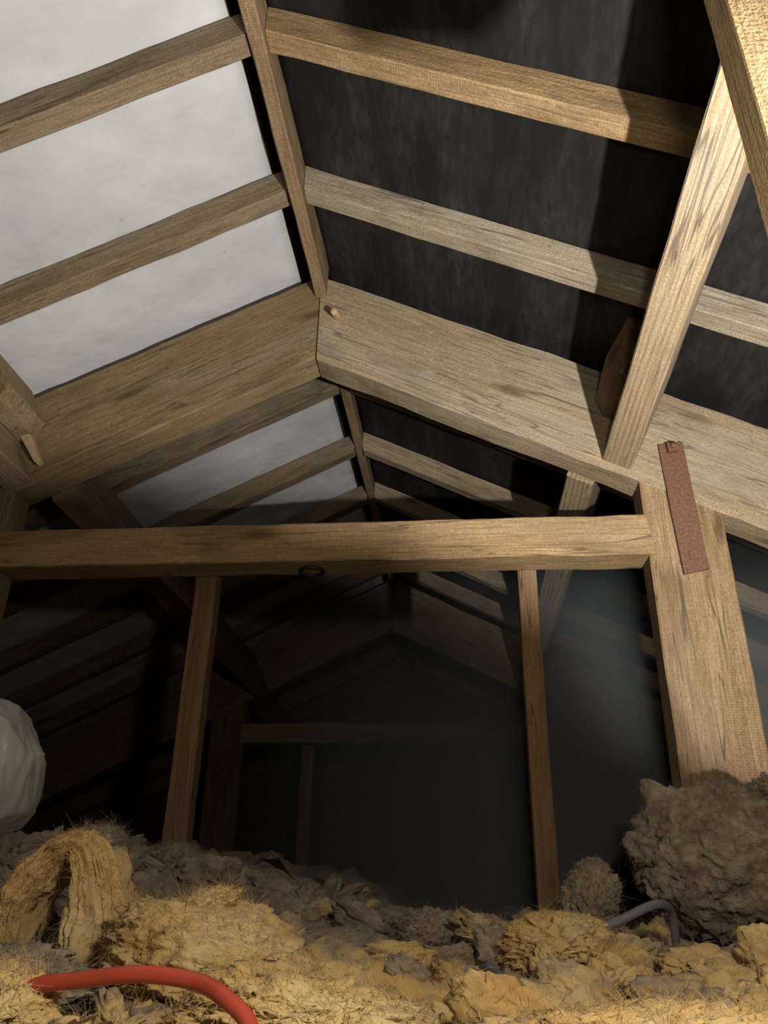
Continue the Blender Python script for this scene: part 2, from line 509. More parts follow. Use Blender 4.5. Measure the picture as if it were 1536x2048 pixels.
# ---- shell
def slab(name, V, F, mat, **kw):
    V = np.array(V, float)
    O = V.mean(0)
    me = mesh_np(name, V - O, F, smooth=kw.pop('smooth', False))
    return new_obj(name, me, mat, None, O)
XE_L = XR - (ZR - ZFLOOR + FELT_UP) / TL
XE_R = XR + (ZR - ZFLOOR + FELT_UP) / TR
floor = slab('floor', [(XE_L, Y0, ZFLOOR), (XE_R, Y0, ZFLOOR), (XE_R, YEND, ZFLOOR), (XE_L, YEND, ZFLOOR),
                       (XE_L, Y0, ZFLOOR - .02), (XE_R, Y0, ZFLOOR - .02), (XE_R, YEND, ZFLOOR - .02), (XE_L, YEND, ZFLOOR - .02)],
             [(0, 1, 2, 3), (7, 6, 5, 4), (0, 4, 5, 1), (1, 5, 6, 2), (2, 6, 7, 3), (3, 7, 4, 0)], PLASTER)
tag(floor, 'dusty ceiling boards hidden under the loft insulation', None, None, 'structure')
def gable(name, y, th):
    z = FELT_UP - 0.004
    pts = [(XE_L, ZFLOOR), (XE_R, ZFLOOR), (XR, ZR + z)]
    V = [(a, y, b) for a, b in pts] + [(a, y + th, b) for a, b in pts]
    o = slab(name, V, [(0, 1, 2), (5, 4, 3), (0, 3, 4, 1), (1, 4, 5, 2), (2, 5, 3, 0)], BRICK)
    tag(o, 'dark brick gable wall closing the end of the loft', None, None, 'structure')
    bm = bmesh.new(); bm.from_mesh(o.data); bmesh.ops.recalc_face_normals(bm, faces=bm.faces); bm.to_mesh(o.data); bm.free()
    return o
gable('wall_back', YEND, 0.1)
gable('wall_front', Y0 - 0.1, 0.1)

def sheet(name, side, up, s0, s1, ny, ns, mat, wav, th=0.003, seed=0, sag=0.0):
    """A sheet of felt or membrane on one roof slope: s = plan distance from the ridge."""
    ys = np.linspace(Y0, YEND, ny); ss = np.linspace(s0, s1, ns)
    Y, Sg = np.meshgrid(ys, ss, indexing='ij')
    x = XR + side * Sg; pitch = TR if side > 0 else TL
    z = ZR + up - pitch * Sg
    P = np.stack([x.ravel() * 2.2, Y.ravel() * 0.9, np.full(x.size, seed * 5.1)], 1)
    P2 = np.stack([x.ravel() * 9, Y.ravel() * 7, np.full(x.size, seed * 9.7)], 1)
    d = (np.abs(perlin(P)) * 1.4 + 0.5 * np.abs(fbm(P2, 3))) * wav
    V = np.stack([x.ravel(), Y.ravel(), z.ravel() + d], 1)
    O = V.mean(0)
    F = []
    for i in range(ny - 1):
        for j in range(ns - 1):
            a = i * ns + j
            F.append((a, a + 1, a + ns + 1, a + ns) if side < 0 else (a, a + ns, a + ns + 1, a + 1))
    me = mesh_np(name, V - O, F)
    o = new_obj(name, me, mat, None, O)
    m = o.modifiers.new('thickness', 'SOLIDIFY'); m.thickness = th; m.offset = 1
    return o
o = sheet('ceiling', 1, FELT_UP, 0.0, XE_R - XR, 260, 110, FELT, 0.006, seed=1)
tag(o, 'black roofing felt lining the right slope of the roof', None, None, 'structure')
o = sheet('ceiling', -1, FELT_UP + 0.034, 0.0, XR - XE_L, 160, 60, FELT, 0.003, seed=2)
tag(o, 'black roofing felt behind the white membrane on the left slope', None, None, 'structure')
o = sheet('roof_membrane', -1, FELT_UP - 0.002, 0.068, XR - XE_L - 0.02, 260, 120, MEMB, 0.013, th=0.0012, seed=3)
tag(o, 'white wrinkled breathable membrane stretched over the left roof slope', 'membrane')

# ---- common rafters, one timber each
rafter_y = [0.545, 0.9724, 1.371, 2.205, 2.640, 3.057, 3.474, 3.890, 4.600, 5.020, 5.430, 5.850, 6.250]
pos_word = ['third rafter in front of the near truss', 'second rafter in front of the near truss', 'first rafter in front of the near truss',
            'first rafter behind the near truss', 'second rafter behind the near truss', 'third rafter behind the near truss',
            'fourth rafter behind the near truss', 'last rafter before the far truss',
            'first rafter beyond the far truss', 'second rafter beyond the far truss', 'third rafter beyond the far truss',
            'fourth rafter beyond the far truss', 'last rafter before the end wall']
W = 0.0494
HB = 0.0165
for i, yy in enumerate(rafter_y):
    for side in (-1, 1):
        pitch = TR if side > 0 else TL
        xb = (-0.411 + (yy - 0) * 0.0105 if yy < YP else -0.403 if yy < YF else -0.399)      # ridge board's left face
        s0 = (XR - xb + 0.001) if side < 0 else (xb + 0.033 + 0.001 - XR)
        s1 = (XE_R - XR if side > 0 else XR - XE_L) - 0.22
        up = 0.083
        f = lambda s, h: (XR + side * s, yy, ZR + h - pitch * s)
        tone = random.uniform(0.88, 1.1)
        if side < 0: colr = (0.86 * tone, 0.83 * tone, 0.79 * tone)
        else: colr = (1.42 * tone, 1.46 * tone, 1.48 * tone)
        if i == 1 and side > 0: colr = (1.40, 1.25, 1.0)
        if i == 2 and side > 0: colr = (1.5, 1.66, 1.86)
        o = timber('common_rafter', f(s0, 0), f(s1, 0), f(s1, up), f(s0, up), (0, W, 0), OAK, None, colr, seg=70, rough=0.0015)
        tag(o, ('weathered rafter on the white membrane slope, ' if side < 0 else 'weathered rafter on the black felt slope, ') + pos_word[i], 'rafter', 'common rafters')

# ---- ridge board: a length per bay
def ridge(x0, y0, z0, x1, y1, z1, label, top=0.07):
    o = timber('ridge_board', (x0, y0, z0), (x1, y1, z1), (x1, y1, ZR + top), (x0, y0, ZR + top), (0.033, 0, 0), OAK, None, (1.05, 0.95, 0.82), seg=40, rough=0.0018)
    tag(o, label, 'ridge board')
ridge(-0.420, -0.60, 1.610, -0.393, YP - 0.001, 1.553, 'narrow ridge board running from the camera to the near truss')
ridge(-0.404, YPB + 0.002, 1.606, -0.402, YF - 0.002, 1.606, 'narrow ridge board between the near truss and the far truss')
ridge(-0.400, YF + 0.09, 1.606, -0.398, YEND - 0.01, 1.606, 'narrow ridge board between the far truss and the end wall')

# ------------------------------------------------------------------ trusses
def line_up(x, dz): return soff(x) + dz
DP, UPP = 0.263, 0.038
def build_truss(y0, label, near):
    T = YPB - YP
    root = empty('roof_truss', (XR, y0, ZFLOOR))
    tag(root, label, 'truss', 'roof trusses')
    dy = (0, T, 0)
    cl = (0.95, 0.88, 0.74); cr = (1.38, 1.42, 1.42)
    # principal rafters meeting in a plumb joint
    xl, xrr = XE_L + 0.45, XE_R - 0.45
    P = lambda x, h: (x, y0, soff(x) + h)
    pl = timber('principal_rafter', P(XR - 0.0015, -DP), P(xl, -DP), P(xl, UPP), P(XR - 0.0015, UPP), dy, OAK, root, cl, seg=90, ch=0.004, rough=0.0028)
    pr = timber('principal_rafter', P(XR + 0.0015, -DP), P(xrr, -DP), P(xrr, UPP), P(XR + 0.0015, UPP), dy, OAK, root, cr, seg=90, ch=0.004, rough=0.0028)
    # posts
    T2 = 0.003
    xL0, xL1 = -1.345, -1.165
    xR0, xR1 = 0.436, 0.617
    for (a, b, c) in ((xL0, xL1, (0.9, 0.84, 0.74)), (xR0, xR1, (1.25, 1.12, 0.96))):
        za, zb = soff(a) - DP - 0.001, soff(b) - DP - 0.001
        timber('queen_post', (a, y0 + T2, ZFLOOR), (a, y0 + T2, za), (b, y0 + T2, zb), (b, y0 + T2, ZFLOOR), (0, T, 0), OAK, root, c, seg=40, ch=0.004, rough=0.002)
    # collar, housed into the posts
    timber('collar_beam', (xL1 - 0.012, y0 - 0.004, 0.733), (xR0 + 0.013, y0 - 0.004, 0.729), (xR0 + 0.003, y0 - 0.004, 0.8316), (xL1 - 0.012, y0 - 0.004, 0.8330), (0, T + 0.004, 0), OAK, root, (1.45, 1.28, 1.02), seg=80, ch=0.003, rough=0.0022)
    if near:
        # iron strap bolted over the joint of principal and post
        st = chunk('iron_strap', [(0.504, y0 - 0.009, 0.676), (0.561, y0 - 0.009, 0.688), (0.557, y0 - 0.009, 0.84), (0.551, y0 - 0.009, 1.024), (0.492, y0 - 0.009, 1.018), (0.497, y0 - 0.009, 0.84)], (0, 0.009, 0), RUST, root, ch=0.0015, grain=(0, 0, 1))
        chunk('nut', [(0.510, y0 - 0.026, 0.989), (0.535, y0 - 0.026, 0.992), (0.533, y0 - 0.026, 1.015), (0.508, y0 - 0.026, 1.012)], (0, 0.0175, 0), RUST, st, ch=0.002, grain=(0, 0, 1))
        tube('bolt_end', [(0.5215, y0 - 0.034, 1.002), (0.5215, y0 - 0.0262, 1.002)], 0.007, RUST, st, sides=12)
        chunk('nut', [(0.522, y0 - 0.012, 0.708), (0.547, y0 - 0.012, 0.711), (0.545, y0 - 0.012, 0.735), (0.520, y0 - 0.012, 0.732)], (0, 0.0032, 0), RUST, st, ch=0.001, grain=(0, 0, 1))
        # oak peg of the apex joint
        tube('oak_peg', [(-0.330, y0 - 0.046, 1.462), (-0.327, y0 + 0.004, 1.484)], 0.0125, PEG, pr, sides=9, taper=lambda t: 0.75 + 0.25 * t, sub=4)
        # dark ring let into the collar's underside
        rg = []
        for k in range(25):
            a = 2 * math.pi * k / 24
            rg.append((-0.365 + 0.029 * math.cos(a), y0 + 0.052 + 0.026 * math.sin(a), 0.727))
        tube('iron_ring', rg, 0.0048, BLACKIRON, root, sides=8, sub=2)
        # blocks that key the purlins to the principals, each with a driven wedge
        for side in (-1, 1):
            if side < 0:
                u = Vector((math.cos(math.atan(TL)), 0, math.sin(math.atan(TL))))     # up the slope
                n = Vector((-u.z, 0, u.x)); base = Vector((-1.124, 0, 0.983))
            else:
                u = Vector((-math.cos(math.atan(TR)), 0, math.sin(math.atan(TR))))
                n = Vector((-u.z, 0, u.x)) * -1; base = Vector((0.354, 0, 0.984))
            q = lambda a, b, y: base + u * a + n * b + Vector((0, y, 0))
            chunk('cleat', [q(0.002, 0.125, y0 - 0.0005), q(0.045, 0.120, y0 - 0.0005), q(0.078, 0.155, y0 - 0.0005), q(0.072, 0.285, y0 - 0.0005), q(0.002, 0.290, y0 - 0.0005)], (0, -0.19, 0), OAK, root, (1.05, 0.98, 0.86) if side < 0 else (0.75, 0.6, 0.5), ch=0.004, grain=n)
            if side < 0: chunk('wedge', [q(0.010, 0.150, y0 - 0.001), q(0.030, 0.028, y0 - 0.001), q(0.044, 0.030, y0 - 0.001), q(0.040, 0.150, y0 - 0.001)], (0, -0.030, 0), PEG, root, (1, 1, 1), ch=0.002, grain=n)
    return root
build_truss(YP, 'near roof truss with broad principal rafters, collar beam and rusty iron strap', True)
build_truss(YF, 'far roof truss standing dim in the dark beyond the near truss', False)

# ------------------------------------------------------------------ purlins
def purlin(corner, side, y0, y1, label, w=0.072, depth=0.21, mat=PINE, color=(1, 1, 1)):
    """corner = up-slope corner of the underside at y1."""
    pitch = math.atan(TR if side > 0 else TL)
    dn = Vector((side * math.cos(pitch), 0, -math.sin(pitch)))
    out = Vector((side * math.sin(pitch), 0, math.cos(pitch)))
    c = Vector((corner[0], 0, corner[1]))
    a0, a1 = c + Vector((0, y0, 0)), c + Vector((0, y1, 0))
    o = timber('purlin', a0, a1, a1 + out * depth, a0 + out * depth, dn * w, mat, None, color, seg=60, ch=0.0035, rough=0.002)
    return tag(o, label, 'purlin', 'purlins')
purlin((0.354, 0.984), 1, -1.2, YP - 0.003, 'pale sawn purlin running up to the near truss under the black felt slope', color=(1.0, 0.98, 0.95))
purlin((-1.124, 0.983), -1, -1.2, YP - 0.003, 'purlin butting the near truss under the white membrane slope at the left edge', mat=OAK, color=(1.2, 1.12, 1.05))
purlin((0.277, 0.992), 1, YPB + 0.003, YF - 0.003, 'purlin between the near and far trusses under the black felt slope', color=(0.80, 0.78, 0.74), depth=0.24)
purlin((-1.037, 0.992), -1, YPB + 0.003, YF - 0.003, 'purlin between the near and far trusses under the white membrane slope', mat=OAK, color=(1.0, 0.9, 0.82), depth=0.24)
purlin((0.354, 0.984), 1, YF + 0.09, YEND - 0.01, 'purlin beyond the far truss under the black felt slope', color=(0.8, 0.78, 0.74))
purlin((-1.124, 0.983), -1, YF + 0.09, YEND - 0.01, 'purlin beyond the far truss under the white membrane slope', mat=OAK)

# hanger nailed to the side of the nearest rafter
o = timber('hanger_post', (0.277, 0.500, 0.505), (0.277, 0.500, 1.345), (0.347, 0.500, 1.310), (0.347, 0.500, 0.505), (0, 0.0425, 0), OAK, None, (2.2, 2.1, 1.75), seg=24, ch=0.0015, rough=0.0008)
tag(o, 'brightly lit hanging post close to the camera at the upper right corner', 'post')

# slender uprights nailed behind the collar
def stud(x0, x1, label, color, y=YPB + 0.004, ztop=0.80, d=0.045):
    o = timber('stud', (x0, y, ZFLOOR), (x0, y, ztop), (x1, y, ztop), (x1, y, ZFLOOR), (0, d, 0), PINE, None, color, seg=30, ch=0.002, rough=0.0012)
    tag(o, label, 'stud', 'slender studs')
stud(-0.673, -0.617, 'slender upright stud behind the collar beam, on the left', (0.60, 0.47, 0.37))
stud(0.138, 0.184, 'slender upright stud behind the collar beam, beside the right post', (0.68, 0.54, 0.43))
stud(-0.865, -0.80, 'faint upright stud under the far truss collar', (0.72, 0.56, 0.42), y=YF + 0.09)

# ------------------------------------------------------------------ glass wool
def fibres(parent, V, Nn, count, length, rad, dust, seed):
    """Loose glass fibres lying on and standing off the wool: thin three-sided hairs, one joined part."""
    rs = np.random.RandomState(seed)
    idx = rs.randint(0, len(V), count)
    n0 = Nn[idx]
    tang = rs.normal(size=(count, 3)); tang -= n0 * (tang * n0).sum(1)[:, None]
    tang /= np.linalg.norm(tang, axis=1)[:, None] + 1e-9
    lift = rs.uniform(0.1, 1.0, count)[:, None] ** 1.5
    d = tang * (1 - 0.6 * lift) + n0 * (0.25 + lift)
    d /= np.linalg.norm(d, axis=1)[:, None] + 1e-9
    bend = (tang * 0.5 - n0 * 0.45) + rs.normal(size=(count, 3)) * 0.35
    L = (length * rs.uniform(0.4, 1.3, count))[:, None]
    s1 = np.cross(d, rs.normal(size=(count, 3))); s1 /= np.linalg.norm(s1, axis=1)[:, None] + 1e-9
    s2 = np.cross(d, s1)
    rings = []
    for t in (0.0, 0.5, 1.0):
        c = V[idx] + d * L * t + bend * L * t * t
        r = rad * (1 - 0.75 * t)
        for a in (0, 2.094, 4.188):
            rings.append(c + s1 * (r * math.cos(a)) + s2 * (r * math.sin(a)))
    vs = np.stack(rings, 1).reshape(-1, 3)
    q = np.array([(j * 3 + k, j * 3 + (k + 1) % 3, (j + 1) * 3 + (k + 1) % 3, (j + 1) * 3 + k) for j in range(2) for k in range(3)])
    fs = (np.arange(count)[:, None, None] * 9 + q[None]).reshape(-1, 4)
    O = PW[parent.name].translation
    du = np.repeat(np.asarray(dust)[idx] if np.ndim(dust) else np.full(count, dust), 9)
    o = new_obj('loose_fibres', mesh_np('loose_fibres', vs, fs.tolist(), True, {'dust': du}), WOOL, parent, O)
    o['kind'] = 'stuff'
    return o

def layer_height(x, y):
    z = -0.112 + 0.052 * sstep(0.45, 1.25, y)
    z = z + 0.115 * sstep(0.05, -0.55, x) * sstep(1.25, 1.75, y)
    z = z + 0.05 * sstep(-0.45, -0.9, x) * sstep(0.8, 1.3, y)
    z = z + 0.03 * sstep(0.25, 0.6, x) * sstep(0.9, 1.4, y)
    z = z - 0.10 * sstep(0.30, 0.42, x) * sstep(0.75, 0.55, y)
    return z
def layer_z(x, y):
    P = np.stack([x, y, np.zeros_like(x)], 1)
    warp = np.stack([fbm(P * 5 + 3.3, 3), fbm(P * 5 + 8.8, 3), np.zeros_like(x)], 1) * 0.05
    Pw = P + warp
    big = fbm(Pw * [5.5, 7.0, 1] + 1.7, 2, 0.5)
    med = billow(Pw * [11, 14, 1] + 4.1, 2, 0.45)
    rid = np.clip(1 - np.abs(perlin(Pw * [8, 19, 1] + 7.7)) * 2.2, 0, 1) ** 2
    sm = fbm(Pw * [60, 70, 1] + 2.2, 3, 0.55)
    amp = 0.6 + 0.4 * sstep(0.4, 1.0, y)
    z = layer_height(x, y) + amp * (0.028 * big + 0.016 * med + 0.012 * rid - 0.006) + 0.0040 * sm + 0.0050 * billow(Pw * [34, 46, 1] + 6.1, 2, 0.5)
    return z, Pw, rid, sm
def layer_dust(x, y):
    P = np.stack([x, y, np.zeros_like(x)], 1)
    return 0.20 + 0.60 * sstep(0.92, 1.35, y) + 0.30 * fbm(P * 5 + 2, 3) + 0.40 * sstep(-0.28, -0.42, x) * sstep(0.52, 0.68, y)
def wool_layer():
    # rows packed near the camera
    ty = np.linspace(0, 1, 400)
    ys = 0.30 + 1.9 * ty ** 1.25
    xs = np.linspace(-1, 1, 520)
    Y, U = np.meshgrid(ys, xs, indexing='ij')
    X = U * (0.55 + 0.62 * Y) + 0.02 - 0.07 * Y
    x, y = X.ravel(), Y.ravel()
    z, Pw, rid, sm = layer_z(x, y)
    ch = np.stack([fbm(Pw * 9 + 5, 2), fbm(Pw * 9 + 15, 2)], 1)
    x2 = x + 0.012 * ch[:, 0]
    y2 = y + 0.012 * ch[:, 1] - 0.010 * rid - 0.002 * sm
    V = np.stack([x2, y2, z], 1)
    dust = layer_dust(x, y)
    ny, nx = Y.shape
    i = (np.arange(ny - 1)[:, None] * nx + np.arange(nx - 1)[None, :]).ravel()
    F = np.stack([i, i + 1, i + nx + 1, i + nx], 1)
    O = np.array([0, 1.2, ZFLOOR])
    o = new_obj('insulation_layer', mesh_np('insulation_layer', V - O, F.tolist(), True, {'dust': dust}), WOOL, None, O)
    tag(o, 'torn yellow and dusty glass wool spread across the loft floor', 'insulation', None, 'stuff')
    near_layer = o
    sel = np.where((y < 1.25) & (np.abs(x + 0.08 * y) < 0.05 + 0.6 * y))[0]
    nrm = np.array([o.data.vertices[int(q)].normal[:] for q in sel])
    fibres(near_layer, (V - O)[sel], nrm, 18000, 0.011, 0.0003, dust[sel], 77)
    # torn tufts lying all over it: small folded pillows of wool, too many to count
    bm = bmesh.new(); bmesh.ops.create_icosphere(bm, subdivisions=4, radius=1.0)
    D = np.array([v.co[:] for v in bm.verts]); F0 = np.array([[v.index for v in f.verts] for f in bm.faces]); bm.free()
    rs = np.random.RandomState(12)
    VV, FF, DD, HP, HN, HD = [], [], [], [], [], []
    n = 600
    for k in range(n):
        yy = 0.42 + 1.5 * rs.rand() ** 1.5
        half = 0.06 + 0.58 * yy
        xx = rs.uniform(-1, 1) * half - 0.08 * yy
        if yy < 0.75 and xx > 0.27: continue
        sz = rs.uniform(0.010, 0.029) * (0.75 + 0.35 * yy)
        zz = layer_z(np.array([xx]), np.array([yy]))[0][0]
        Q = D * rs.uniform(1.0, 1.6) * [0.8, 1, 1.5] + rs.rand(3) * 90
        w = np.stack([fbm(Q + 3, 2), fbm(Q + 13, 2), fbm(Q + 23, 2)], 1) * 0.6
        rid = np.clip(1 - np.abs(perlin((Q + w) * 1.3)) * 1.6, 0, 1) ** 2
        r = 1 + 0.55 * fbm(Q + w, 2, 0.4) + 0.28 * rid + 0.025 * fbm(Q * 6, 2)
        V = D * r[:, None] * np.array([1.25, 0.85, rs.uniform(0.30, 0.6)]) * sz
        Rm = np.array(Matrix.Rotation(rs.uniform(-1.2, 1.2), 3, 'Z') @ Matrix.Rotation(rs.normal() * 0.45, 3, 'Y') @ Matrix.Rotation(rs.normal() * 0.5, 3, 'X'))
        V = V @ Rm.T + [xx, yy, zz + sz * 0.10]
        FF.append(F0 + sum(len(v) for v in VV) if not VV else F0 + len(VV) * len(D)); VV.append(V)
        d0 = layer_dust(np.array([xx]), np.array([yy]))[0] + rs.normal() * 0.22
        DD.append(np.full(len(D), d0) + 0.2 * fbm(Q, 2))
        if yy < 1.4:
            for _ in range(1 + int((sz / 0.014) ** 2)):
                HP.append(V[::3]); HN.append((D @ Rm.T)[::3]); HD.append(DD[-1][::3])
    VV = np.concatenate(VV); FF = np.concatenate(FF); DD = np.concatenate(DD)
    t = new_obj('torn_tufts', mesh_np('torn_tufts', VV - O, FF.tolist(), True, {'dust': DD}), WOOL, near_layer, O)
    t['kind'] = 'stuff'
    HP = np.concatenate(HP); HN = np.concatenate(HN)
    fibres(near_layer, HP - O, HN, 40000, 0.013, 0.0003, np.concatenate(HD), 99)
    # the rest of the floor: a coarser blanket
    ys = np.linspace(2.15, YEND - 0.03, 150); xs = np.linspace(-2.6, 2.3, 200)
    Y, X = np.meshgrid(ys, xs, indexing='ij'); x, y = X.ravel(), Y.ravel()
    P = np.stack([x, y, np.zeros_like(x)], 1)
    z = layer_height(x, np.full_like(x, 2.15)) + 0.05 * billow(P * 5, 3) + 0.012 * billow(P * 22, 3)
    V = np.stack([x, y, z], 1); ny, nx = Y.shape
    i = (np.arange(ny - 1)[:, None] * nx + np.arange(nx - 1)[None, :]).ravel()
    F = np.stack([i, i + 1, i + nx + 1, i + nx], 1)
    O = np.array([0, 4, ZFLOOR])
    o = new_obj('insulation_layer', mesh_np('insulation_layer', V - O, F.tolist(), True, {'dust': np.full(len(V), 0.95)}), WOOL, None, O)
    tag(o, 'dusty grey glass wool in the dark beyond the near truss', 'insulation', None, 'stuff')
    return near_layer
LAYER = wool_layer()

def clump(label, c, size, dust, seed, rot=(0, 0, 0), fold=0.22, strata=(1, 1, 1), sub=6, freq=2.2, hair=480, points=(), squash=0.0):
    """A torn lump of wool: an ellipsoid broken up by billowing folds.  `points` are (direction, height, width) horns."""
    bm = bmesh.new(); bmesh.ops.create_icosphere(bm, subdivisions=sub, radius=1.0)
    D = np.array([v.co[:] for v in bm.verts]); F = [tuple(v.index for v in f.verts) for f in bm.faces]; bm.free()
    st = np.array(strata)
    Q = D * freq * st + seed * 3.77
    warp = np.stack([fbm(Q * 1.1 + 4, 3), fbm(Q * 1.1 + 14, 3), fbm(Q * 1.1 + 24, 3)], 1) * 0.55
    Qw = Q + warp
    rid = np.clip(1 - np.abs(perlin(Qw * 1.5 * [1, 1, 1.8] + 9)) * 2.0, 0, 1) ** 2 + 0.6 * np.clip(1 - np.abs(perlin(Qw * 3.3 * [1, 1, 1.6] + 19)) * 2.0, 0, 1) ** 2
    r = 1 + fold * (0.75 * fbm(Qw * 0.9, 2, 0.5) + 0.35 * billow(Qw * 1.4 + 3, 2, 0.35) + 0.38 * rid - 0.2 + 0.05 * fbm(Qw * 8, 3, 0.5) + 0.10 * billow(Qw * 4.2 * [1, 1, 1.7], 2, 0.5))
    for (d, hgt, wd) in points:
        d = np.array(d, float); d /= np.linalg.norm(d)
        cosang = D @ d
        r = r + hgt * np.exp(-(1 - cosang) / wd)
    V = D * r[:, None]
    side = np.stack([fbm(Qw * 1.7 + 40, 3), fbm(Qw * 1.7 + 50, 3), fbm(Qw * 1.7 + 60, 3)], 1)
    V = V + side * fold * 0.22
    V = V * np.array(size)
    Rm = np.array(Matrix.Rotation(rot[2], 3, 'Z') @ Matrix.Rotation(rot[1], 3, 'Y') @ Matrix.Rotation(rot[0], 3, 'X'))
    V = V @ Rm.T
    dm = dust + 0.25 * fbm(Qw * 1.2 + 70, 3)
    me = mesh_np('insulation_clump', V, F, True, {'dust': dm})
    o = new_obj('insulation_clump', me, WOOL, None, c)
    tag(o, label, 'insulation', 'torn insulation clumps')
    if hair:
        Nn = np.array([v.normal[:] for v in me.vertices])
        fibres(o, V, Nn, int(hair * 9), 0.012, 0.00030, dm, seed)
    return o

def drape(label, path, dust, seed, width=0.11, thick=0.02, loc=None):
    """A torn batt folded over itself: a thick strip following `path` (x, z, half-thickness), its fibres running along."""
    P = [Vector((a, b, t)) for a, b, t in path]
    Q = [2 * P[0] - P[1]] + P + [2 * P[-1] - P[-2]]
    C = []
    for i in range(1, len(Q) - 2):
        for k in range(26):
            t = k / 26; a, b, c, d = Q[i - 1], Q[i], Q[i + 1], Q[i + 2]
            C.append(0.5 * ((2 * b) + (c - a) * t + (2 * a - 5 * b + 4 * c - d) * t * t + (3 * b - a - 3 * c + d) * t ** 3))
    C.append(P[-1])
    C = np.array([v[:] for v in C]); n = len(C)
    tg = np.gradient(C[:, :2], axis=0); tg /= np.linalg.norm(tg, axis=1)[:, None]
    nr = np.stack([-tg[:, 1], tg[:, 0]], 1)
    M = 150
    V, S = [], []
    cum = np.concatenate([[0], np.cumsum(np.linalg.norm(np.diff(C[:, :2], axis=0), axis=1))])
    for i in range(n):
        endt = min(1.0, 0.25 + min(i, n - 1 - i) / 9.0)
        for k in range(M):
            a = 2 * math.pi * k / M
            ca, sa = math.cos(a), math.sin(a)
            ex = math.copysign(abs(ca) ** 0.5, ca); ey = math.copysign(abs(sa) ** 0.6, sa)
            h = C[i, 2] * ey * endt
            V.append((C[i, 0] + nr[i, 0] * h, loc[1] + width * 0.5 * ex * (0.8 + 0.2 * endt), C[i, 1] + nr[i, 1] * h))
            S.append((cum[i], a, h))
    V = np.array(V); S = np.array(S)
    # normals of the tube
    cen = np.repeat(np.stack([C[:, 0], np.full(n, loc[1]), C[:, 1]], 1), M, axis=0)
    d = V - cen; d /= np.linalg.norm(d, axis=1)[:, None] + 1e-9
    strand = np.stack([S[:, 0] * 9, np.cos(S[:, 1]) * 3.2, np.sin(S[:, 1]) * 3.2], 1) + seed
    w = np.stack([fbm(strand * 0.8 + 3, 2)] * 3, 1) * 0.6
    disp = 0.006 * billow(strand + w, 3, 0.5) + 0.002 * billow(strand * [2.5, 4, 4], 2, 0.5) + 0.007 * fbm(V * 32 + seed, 3)
    V = V + d * disp[:, None]
    F = []
    for i in range(n - 1):
        for k in range(M):
            a = i * M + k; b = i * M + (k + 1) % M
            F.append((a, b, b + M, a + M))
    F.append(tuple(reversed(range(M)))); F.append(tuple((n - 1) * M + k for k in range(M)))
    O = np.array(loc)
    me = mesh_np('insulation_batt', V - O, F, True, {'dust': dust + 0.2 * fbm(V * 18 + seed, 3)})
    bm = bmesh.new(); bm.from_mesh(me); bmesh.ops.recalc_face_normals(bm, faces=bm.faces); bm.to_mesh(me); bm.free()
    o = new_obj('insulation_batt', me, WOOL, None, O)
    tag(o, label, 'insulation', 'torn insulation clumps')
    Nn = np.array([v.normal[:] for v in me.vertices])
    fibres(o, V - O, Nn, 3000, 0.011, 0.00030, np.full(len(V), dust), seed)
    return o

# clumps in view
drape('yellow torn batt standing folded like a tent at the left', [(-0.494, -0.060, .008), (-0.492, -0.020, .010), (-0.486, 0.002, .013), (-0.468, 0.026, .016), (-0.446, 0.046, .015), (-0.424, 0.051, .013), (-0.409, 0.035, .019), (-0.401, 0.0, .026), (-0.394, -0.04, .027), (-0.390, -0.080, .025)], -0.1, 5, width=0.09, loc=(-0.44, 0.93, -0.05))
clump('grey dusty tuft caught on top of the folded yellow batt', (-0.420, 0.945, 0.060), (0.022, 0.022, 0.012), 0.95, 21, fold=0.3, sub=5, hair=120)
clump('broad yellow hump of wool left of the photo centre', (-0.255, 0.87, -0.058), (0.105, 0.11, 0.055), 0.0, 31, rot=(0, 0.22, 0.3), fold=0.15, strata=(0.8, 0.8, 1.2))
clump('orange tinged flap on top of the broad yellow hump', (-0.258, 0.85, -0.006), (0.028, 0.024, 0.014), -0.35, 34, rot=(0, -0.3, 0), fold=0.35, sub=5, hair=90)
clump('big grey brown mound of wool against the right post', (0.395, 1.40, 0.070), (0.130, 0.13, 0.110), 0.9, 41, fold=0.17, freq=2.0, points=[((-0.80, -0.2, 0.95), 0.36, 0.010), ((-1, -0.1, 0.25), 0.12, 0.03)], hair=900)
clump('pale lump at the right edge above the grey mound', (0.490, 1.34, 0.150), (0.048, 0.05, 0.040), 1.2, 43, fold=0.25, hair=150)
clump('small brown lump of wool between the slender stud and the grey mound', (0.185, 1.38, 0.010), (0.042, 0.05, 0.052), 0.75, 47, rot=(0, 0.35, 0), fold=0.25, hair=160)
clump('ragged yellow lump in front of the grey cable', (0.108, 1.12, -0.045), (0.070, 0.06, 0.034), 0.12, 51, fold=0.28, hair=200)
clump('dusty rounded lump in the dark middle beyond the yellow wool', (-0.055, 1.30, -0.040), (0.055, 0.05, 0.030), 0.95, 53, fold=0.22, hair=140)
clump('bright yellow fold in the lower right corner', (0.265, 0.68, -0.085), (0.110, 0.09, 0.055), -0.1, 57, rot=(0, -0.35, 0.2), fold=0.22, strata=(0.7, 1, 1.3))
clump('yellow roll of wool along the bottom edge right of centre', (0.095, 0.60, -0.088), (0.110, 0.06, 0.030), -0.05, 59, rot=(0, -0.08, 0.1), fold=0.30, strata=(0.6, 1, 1.2))
clump('yellow bulge under the bend of the red cable', (-0.120, 0.64, -0.080), (0.085, 0.07, 0.030), -0.1, 61, rot=(0, 0.1, 0), fold=0.30, strata=(0.7, 1, 1.2))
